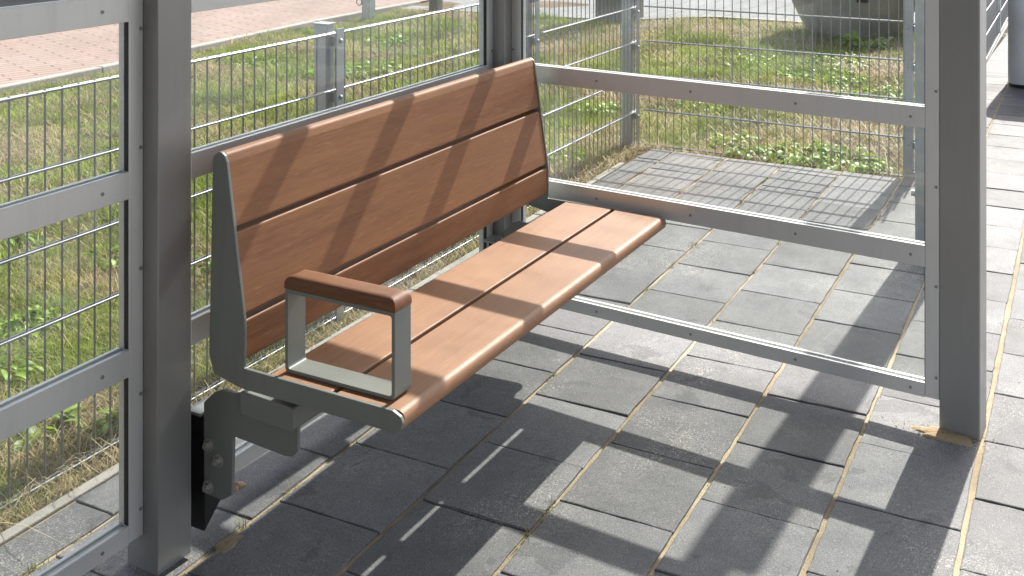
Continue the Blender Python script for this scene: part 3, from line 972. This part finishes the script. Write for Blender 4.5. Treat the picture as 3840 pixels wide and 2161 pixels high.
# ------------------------------------------------------------------ sand and lumps
def lump(name, label, x, y, rx, ry, h, mat, seed, z=0.0, rot=0.0):
    r = np.random.default_rng(seed)
    nr, na = 9, 30
    vs, fs = [], []
    ph = r.uniform(0, 6.28, 5)
    for j in range(nr):
        t = j / (nr - 1)
        for i in range(na):
            a = 2 * math.pi * i / na
            k = 1 + 0.22 * math.sin(2 * a + ph[0]) + 0.14 * math.sin(5 * a + ph[1]) + 0.08 * math.sin(9 * a + ph[2])
            px_, py_ = t * k * rx * math.cos(a), t * k * ry * math.sin(a)
            zz = h * (1 - t * t) + r.normal(0, 0.10) * h * (1 - t * 0.6) - (0.003 if j == nr - 1 else 0)
            vs.append((px_ * math.cos(rot) - py_ * math.sin(rot) + x, px_ * math.sin(rot) + py_ * math.cos(rot) + y, z + zz))
    for j in range(nr - 1):
        for i in range(na):
            fs.append((j * na + i, j * na + (i + 1) % na, (j + 1) * na + (i + 1) % na, (j + 1) * na + i))
    b_ = MB(); b_.add(vs, fs)
    o = b_.build(name, mat, None, origin=(x, y, z), ang=180)
    tag(o, label, "sand")
    return o
lump("sand_patch", "spilled yellow sand around the foot of the right shelter post", 3.072, 0.430, 0.032, 0.085, 0.005, M['sand'], 3, rot=0.1)
lump("sand_patch", "darker sand at the foot of the left shelter post", 1.83, 1.818, 0.055, 0.020, 0.004, M['bed'], 5, z=-0.002, rot=0.05)
lump("sand_patch", "small crumb of yellow sand under the bench bracket", 2.005, 1.965, 0.022, 0.020, 0.009, M['lump'], 8)
lump("sand_patch", "crumbly sand heap on the slab behind the left glazing", 1.70, 2.055, 0.028, 0.018, 0.012, M['lump'], 9)
lump("sand_patch", "loose sand between the bench and the mesh fence", 2.42, 2.16, 0.16, 0.045, 0.008, M['lump'], 12)

# loose grit on the paving
gx = rng.uniform(1.3, 7.5, 900); gy = rng.uniform(0.0, 2.2, 900)
k = (gx < 5.5) | (gy < 0.75); gx, gy = gx[k], gy[k]
near_joint = rng.random(len(gx)) < 0.6
gv, gf = [], []
for x, y, nj in zip(gx, gy, near_joint):
    if nj:
        q = min(ROWS[2:], key=lambda r_: abs(r_ + 0.0192 * x - y)); y = q + 0.0192 * x + random.gauss(0, 0.016)
    r_ = random.uniform(0.0008, 0.0026); a = random.uniform(0, 3)
    b0 = len(gv)
    for i in range(4):
        gv.append((x + r_ * random.uniform(.7, 1.3) * math.cos(a + i * 1.57), y + r_ * random.uniform(.7, 1.3) * math.sin(a + i * 1.57), 0.0))
    gv.append((x, y, r_ * random.uniform(0.4, 0.9)))
    gf += [(b0 + i, b0 + (i + 1) % 4, b0 + 4) for i in range(4)]
for q in range(380):
    a = random.uniform(0, 6.28); rr = abs(random.gauss(0, 0.035))
    x, y = 3.070 + rr * math.cos(a) * 0.9, 0.430 + rr * 2.0 * math.sin(a)
    r_ = random.uniform(0.0010, 0.0030); b0 = len(gv)
    for i in range(4):
        gv.append((x + r_ * random.uniform(.7, 1.3) * math.cos(i * 1.57 + a), y + r_ * random.uniform(.7, 1.3) * math.sin(i * 1.57 + a), 0.0))
    gv.append((x, y, r_ * random.uniform(0.3, 0.6)))
    gf += [(b0 + i, b0 + (i + 1) % 4, b0 + 4) for i in range(4)]
mb = MB(); mb.add(gv, gf)
tag(mb.build("grit", M['sand'], smooth=False), "fine sand grit scattered over the paving", "grit", kind='stuff')

# ------------------------------------------------------------------ vegetation
W2 = np.array([math.cos(TH), math.sin(TH)]); RT2 = np.array([math.sin(TH), -math.cos(TH)])
def in_view(x, y, m=0.35):
    dep = x * W2[0] + y * W2[1]
    lat = x * RT2[0] + y * RT2[1]
    px = CXPX + FPX * lat / np.maximum(dep, 0.1)
    mg = m * FPX / np.maximum(dep, 0.5) + 250
    return (dep > 1.0) & (px > -mg) & (px < 3840 + mg)

def fbm(x, y, seed, f0=1.0, oct_=4):
    r = np.random.default_rng(seed)
    out = np.zeros_like(x); amp = 1.0; tot = 0
    for o in range(oct_):
        f = f0 * 2 ** o
        for _ in range(3):
            a = r.uniform(0, 6.283); ph = r.uniform(0, 6.283)
            out += amp * np.sin(f * (x * math.cos(a) + y * math.sin(a)) + ph + 1.3 * np.sin(0.7 * f * (y * math.cos(a) - x * math.sin(a)) + ph * 2))
        tot += amp * 1.7; amp *= 0.6
    return out / tot

def on_grass(x, y):
    ok = (y < kerb_y(x) - 0.02) & (x < east_x(y) - 0.03)
    a = (y > 2.30 + 0.0192 * x) & (x < 5.80)
    b = (x >= 5.66) & (y > 1.02)
    return ok & (a | b)

def strips(name, X, Y, Z, H, Wd, ang, bend, lean_, col, mat, segs=3):
    """many bent blades as one mesh"""
    n = len(X)
    dx, dy = np.cos(ang), np.sin(ang)             # bending direction
    sx, sy = -dy, dx
    nv = segs * 2 + 1
    V = np.zeros((n, nv, 3), np.float32)
    for j in range(segs + 1):
        t = j / segs
        h = H * (t * np.cos(lean_ * t))
        o = H * (bend * t * t + np.sin(lean_) * t)
        w = Wd * (1 - t) ** 0.65 * 0.5
        cx, cy, cz = X + dx * o, Y + dy * o, Z + h * (1 - 0.35 * np.clip(bend, 0, 1.4) * t)
        if j < segs:
            V[:, 2 * j] = np.stack([cx - sx * w, cy - sy * w, cz], 1)
            V[:, 2 * j + 1] = np.stack([cx + sx * w, cy + sy * w, cz], 1)
        else:
            V[:, 2 * j] = np.stack([cx, cy, cz], 1)
    tri = []
    for j in range(segs - 1):
        a = 2 * j
        tri += [(a, a + 1, a + 3), (a, a + 3, a + 2)]
    tri.append((2 * segs - 2, 2 * segs - 1, 2 * segs))
    tri = np.array(tri, np.int32)
    F = (tri[None] + (np.arange(n, dtype=np.int32) * nv)[:, None, None]).reshape(-1)
    me = bpy.data.meshes.new(name)
    me.vertices.add(n * nv); me.vertices.foreach_set("co", V.reshape(-1))
    nf = len(F) // 3
    me.loops.add(len(F)); me.loops.foreach_set("vertex_index", F)
    me.polygons.add(nf); me.polygons.foreach_set("loop_start", np.arange(0, len(F), 3, dtype=np.int32))
    me.update()
    ca = me.attributes.new("Col", 'FLOAT_COLOR', 'POINT')
    C4 = np.ones((n, nv, 4), np.float32); C4[:, :, :3] = col[:, None, :]
    ca.data.foreach_set("color", C4.reshape(-1))
    me.materials.append(mat)
    me.polygons.foreach_set("use_smooth", np.ones(nf, bool))
    o = bpy.data.objects.new(name, me)
    link(o)
    return o

def sample(n, x0, x1, y0, y1):
    x = rng.uniform(x0, x1, n); y = rng.uniform(y0, y1, n)
    k = on_grass(x, y) & in_view(x, y)
    return x[k], y[k]

def green_cover(x, y):
    g = 0.55 * fbm(x, y, 5, 1.5) + 0.45 * fbm(x, y, 6, 4.5) + 0.10
    g = g - 0.16 * np.exp(-np.maximum(y - 2.40 - 0.012 * x, 0) / 0.45) * (x < 5.7)       # dry along the fence
    g = g + 0.18 * np.clip((y - 3.4) / 1.5, 0, 1) * (x < 6)
    # trampled bare earth by the planter and at the far edge
    g = g - 0.9 * np.exp(-(((x - 9.0) / 1.1) ** 2 + ((y - 1.75) / 0.45) ** 2))
    g = g - 0.8 * np.exp(-(((x - 7.6) / 0.9) ** 2 + ((y - 1.25) / 0.30) ** 2))
    return g

def lerp(a, b, t):
    return a[None] * (1 - t[:, None]) + b[None] * t[:, None]

G1, G2 = np.array([0.12, 0.195, 0.022]), np.array([0.40, 0.455, 0.085])
S1, S2 = np.array([0.34, 0.265, 0.135]), np.array([0.62, 0.52, 0.30])
parts = []
for (cnt, ya, yb, xa, xb, hs, wd) in ((150000, 2.30, 4.1, 1.0, 6.2, 0.034, 0.0028), (150000, 4.1, 7.8, 1.5, 11.6, 0.036, 0.0048), (110000, 1.0, 4.1, 5.6, 11.6, 0.038, 0.0046)):
    x, y = sample(cnt * 2, xa, xb, ya, yb)
    g = green_cover(x, y)
    keep = rng.random(len(x)) < np.clip(0.72 + 0.9 * g, 0.08, 1.0) * np.clip((np.minimum(np.where(x < 5.66, y - 2.30 - 0.012 * x, 9), np.where((y < 2.5) & (x > 5.5), x - 5.60, 9))) / 0.22, 0.25, 1)
    x, y, g = x[keep], y[keep], g[keep]
    parts.append((x, y, g, np.full(len(x), hs), np.full(len(x), wd)))
x = np.concatenate([p[0] for p in parts]); y = np.concatenate([p[1] for p in parts]); g = np.concatenate([p[2] for p in parts])
hs = np.concatenate([p[3] for p in parts]); wd = np.concatenate([p[4] for p in parts])
n = len(x)
isg = rng.random(n) < np.clip(0.80 + 0.9 * g, 0.22, 0.97)
col = np.where(isg[:, None], lerp(G1, G2, rng.random(n) ** 1.2), lerp(S1, S2, rng.random(n)))
col *= (rng.uniform(0.75, 1.25, n) * (1 + 0.35 * np.clip(fbm(x, y, 31, 7.0), -1, 1)))[:, None]
H = hs * rng.gamma(5, 0.2, n) * np.where(isg, 1.0 + 0.3 * np.clip(g, -0.6, 1), 0.85)
H *= 1 + 0.8 * np.clip(fbm(x, y, 9, 6.0), -0.5, 1)
o = strips("grass", x, y, soil_z(x, y) - 0.004, H, wd * rng.uniform(0.7, 1.4, n), rng.uniform(0, 6.283, n), rng.gamma(2, 0.32, n), rng.uniform(0, 0.55, n), col, M['grass'])
tag(o, "patchy green and straw coloured grass beyond the fence", "grass", kind='stuff')
print("blades", n)
# straw lying on the ground
x, y = sample(120000, 1.0, 11.4, 1.02, 7.6)
g = green_cover(x, y); dist = np.hypot(x, y)
k = rng.random(len(x)) < np.clip(0.42 - 0.9 * g, 0.03, 0.9)
x, y, dist = x[k], y[k], dist[k]
n = len(x)
x2, y2 = sample(14000, 1.2, 5.8, 2.30, 2.9)
x, y = np.concatenate([x, x2]), np.concatenate([y, y2]); n = len(x); dist = np.hypot(x, y)
col = lerp(S1 * 0.9, S2 * 1.05, rng.random(n)) * rng.uniform(0.65, 1.15, n)[:, None]
o = strips("straw", x, y, soil_z(x, y) + rng.uniform(0.001, 0.012, n), rng.gamma(4, 0.017, n), np.where(dist > 5, 0.0048, 0.0026) * rng.uniform(0.6, 1.3, n), rng.uniform(0, 6.283, n), rng.uniform(0.0, 0.25, n), rng.uniform(1.25, 1.52, n), col, M['grass'], segs=2)
tag(o, "dry straw lying on the soil among the grass", "straw", kind='stuff')
# tufts: longer dry grass hugging the fence foot, sprigs in the paving joints
tx, ty, th = [], [], []
for i in range(60):
    xx = random.uniform(1.2, 5.75); yy = float(fl(xx).y) + random.gauss(0.03, 0.05)
    kx = random.randint(5, 16)
    tx += list(rng.normal(xx, 0.018, kx)); ty += list(rng.normal(yy, 0.018, kx)); th += list(rng.uniform(0.025, 0.085, kx))
tx, ty, th = map(np.array, (tx, ty, th))
k = ty > 2.285 + 0.0192 * tx
tx, ty, th = tx[k], ty[k], th[k]; n = len(tx)
mixg = rng.random(n) < 0.6
col = np.where(mixg[:, None], lerp(G1 * 1.1, G2 * 1.2, rng.random(n)), lerp(S1, S2, rng.random(n)))
o = strips("fence_foot_grass", tx, ty, soil_z(tx, ty) - 0.004, th, np.full(n, 0.0030), rng.uniform(0, 6.283, n), rng.gamma(2, 0.3, n), rng.uniform(0, 0.5, n), col, M['grass'])
tag(o, "long tufts of half dry grass along the fence foot", "grass", kind='stuff')
sp = []
for i in range(60):
    k_ = random.choice((5, 6, 7, 8, 9)); yy = ROWS[k_]
    xx = random.uniform(3.2, 5.6) if random.random() < 0.8 else random.uniform(1.5, 3.0)
    if yy < 1.0 and xx < 3.5: continue
    sp.append((pv(xx, yy), random.randint(3, 12)))
for i in range(10):
    sp.append((pv(random.uniform(1.3, 1.9), 2.10), random.randint(2, 5)))
tx, ty = [], []
for p, kx in sp:
    tx += list(rng.normal(p.x, 0.012, kx)); ty += list(rng.normal(p.y, 0.0025, kx))
tx, ty = np.array(tx), np.array(ty); n = len(tx)
col = lerp(np.array([0.16, 0.20, 0.04]), np.array([0.36, 0.33, 0.10]), rng.random(n))
o = strips("joint_sprigs", tx, ty, np.full(n, -0.008), rng.uniform(0.010, 0.034, n), np.full(n, 0.0030), rng.uniform(0, 6.283, n), rng.gamma(2, 0.3, n), rng.uniform(0, 0.7, n), col, M['grass'])
tag(o, "tiny yellow green sprigs growing in the paving joints", "moss", kind='stuff')

# broad-leaved weeds
def weed(name, label, x, y, rad, nl, ls, tone=1.0, seed=0, up=0.6, group=None, spread=1.0):
    r = np.random.default_rng(seed + 40)
    vs, fs, cols = [], [], []
    prof = [(0.0, 0.10), (0.18, 0.42), (0.38, 0.86), (0.58, 1.0), (0.78, 0.74), (0.92, 0.34), (1.0, 0.04)]
    for i in range(nl):
        rr = rad * math.sqrt(r.random()) * spread
        a0 = r.uniform(0, 6.283)
        bx_, by_ = x + rr * math.cos(a0), y + rr * math.sin(a0)
        bz = float(soil_z(np.array([bx_]), np.array([by_]))[0])
        a = a0 + r.normal(0, 0.9)
        L = ls * r.uniform(0.55, 1.3); w = L * r.uniform(0.12, 0.22)
        el = r.uniform(0.15, 1.25) * up + 0.1
        hz = r.uniform(0.01, 0.075) * up
        c = np.array([0.11, 0.23, 0.022]) * (1 - (q := r.random())) + np.array([0.30, 0.42, 0.055]) * q
        c = c * tone * r.uniform(0.8, 1.2)
        b0 = len(vs)
        cx, cz = 0.0, hz
        ca, sa_ = math.cos(a), math.sin(a)
        roll = r.normal(0, 0.35)
        prev = 0.0
        e = el
        for t, ww in prof:
            st = (t - prev) * L; prev = t
            cx += st * math.cos(e); cz += st * math.sin(e)
            e -= r.uniform(0.12, 0.42)
            for s_ in (-1, 0, 1):
                lat = s_ * w * ww
                zz = cz + abs(lat) * 0.35 + lat * roll
                jx = r.normal(0, 0.02) * w
                vs.append((bx_ + ca * (cx + jx) - sa_ * lat, by_ + sa_ * (cx + jx) + ca * lat, bz + max(zz, 0.004)))
                cols.append((*(c * (1.12 if s_ == 0 else 1.0)), 1))
        for j in range(len(prof) - 1):
            for s_ in (0, 1):
                p_ = b0 + j * 3 + s_
                fs.append((p_, p_ + 1, p_ + 4, p_ + 3))
    z0 = float(soil_z(np.array([x]), np.array([y]))[0])
    me = bpy.data.meshes.new(name)
    me.from_pydata([(v[0] - x, v[1] - y, v[2] - z0) for v in vs], [], fs)
    ca = me.attributes.new("Col", 'FLOAT_COLOR', 'POINT')
    ca.data.foreach_set("color", np.array(cols, np.float32).reshape(-1))
    me.materials.append(M['weed'])
    me.polygons.foreach_set("use_smooth", [True] * len(me.polygons))
    o = bpy.data.objects.new(name, me); o.location = (x, y, z0)
    link(o)
    tag(o, label, "weed", group)
    return o

def gp(px, py, z=GZ):
    """ground point under a pixel of the photograph"""
    dpt = FPX * (CAM_H - z) / (py - HYPX)
    lat = (px - CXPX) / FPX * dpt
    return dpt * W2[0] + lat * RT2[0], dpt * W2[1] + lat * RT2[1]
WEEDS = [
    (3010, 610, 0.16, 80, 0.085, "bright broad-leaved weed clump by the paving, left half of the big patch"),
    (3170, 640, 0.15, 80, 0.085, "bright broad-leaved weed clump by the paving, right half of the big patch"),
    (2830, 600, 0.11, 40, 0.075, "leafy weed low behind the side fence, left of the big patch"),
    (2740, 545, 0.09, 30, 0.07, "yellowish weed behind the side fence near its corner"),
    (3070, 300, 0.24, 100, 0.085, "spreading weed patch in the middle of the grass right of centre"),
    (3150, 240, 0.20, 70, 0.08, "weed patch in the grass just short of the planter's shadow"),
    (3290, 370, 0.20, 70, 0.08, "dense low weed left of the fence end post"),
    (3330, 400, 0.16, 50, 0.07, "weed close behind the fence end post, lowest of two"),
    (3250, 180, 0.15, 34, 0.15, "tall bladed weed in front of the planter"),
    (2800, 240, 0.20, 50, 0.075, "weed patch in the grass left of the planter"),
    (2660, 400, 0.16, 36, 0.07, "small weed patch behind the upper side rail"),
    (2230, 415, 0.13, 40, 0.075, "weed between two fence rods above the rear fence rail"),
    (2090, 620, 0.10, 50, 0.075, "leafy weed at the rear fence foot beside the bench end"),
    (1330, 280, 0.26, 110, 0.10, "large leafy weed behind the glass right of the fence post"),
    (1450, 165, 0.14, 40, 0.09, "weed behind the rear glass with a yellow leaf"),
    (960, 235, 0.20, 50, 0.07, "low weed behind the rear glass left of the fence post"),
    (110, 1235, 0.075, 60, 0.055, "dark green weed clump seen through the lower left glazing"),
    (20, 1440, 0.055, 26, 0.065, "grey green weed at the left edge behind the third rail"),
    (150, 1640, 0.060, 22, 0.075, "pale green weed near the fence foot at lower left"),
    (420, 690, 0.085, 40, 0.060, "glossy weed just above the second rail beside the left post"),
    (20, 900, 0.075, 24, 0.075, "light green weed at the left edge below the second rail"),
    (430, 975, 0.070, 30, 0.055, "weed beside the left post midway down the glazing"),
    (470, 1620, 0.045, 24, 0.050, "weed by the fence beside the left post low down"),
    (760, 1000, 0.070, 36, 0.055, "weed seen between the left post and the bench end plate"),
]
for i, (px, py, rad, nl, ls, lab) in enumerate(WEEDS):
    x, y = gp(px, py)
    weed("weed_plant", lab, x, y, rad * 1.35, int(nl * 2.0), ls * 0.95, 1.0 + 0.12 * math.sin(i * 2.4), i, up=0.95 if "tall" in lab else 0.6)
print("tris", sum(len(o.data.polygons) for o in scene.objects if o.type == 'MESH'))
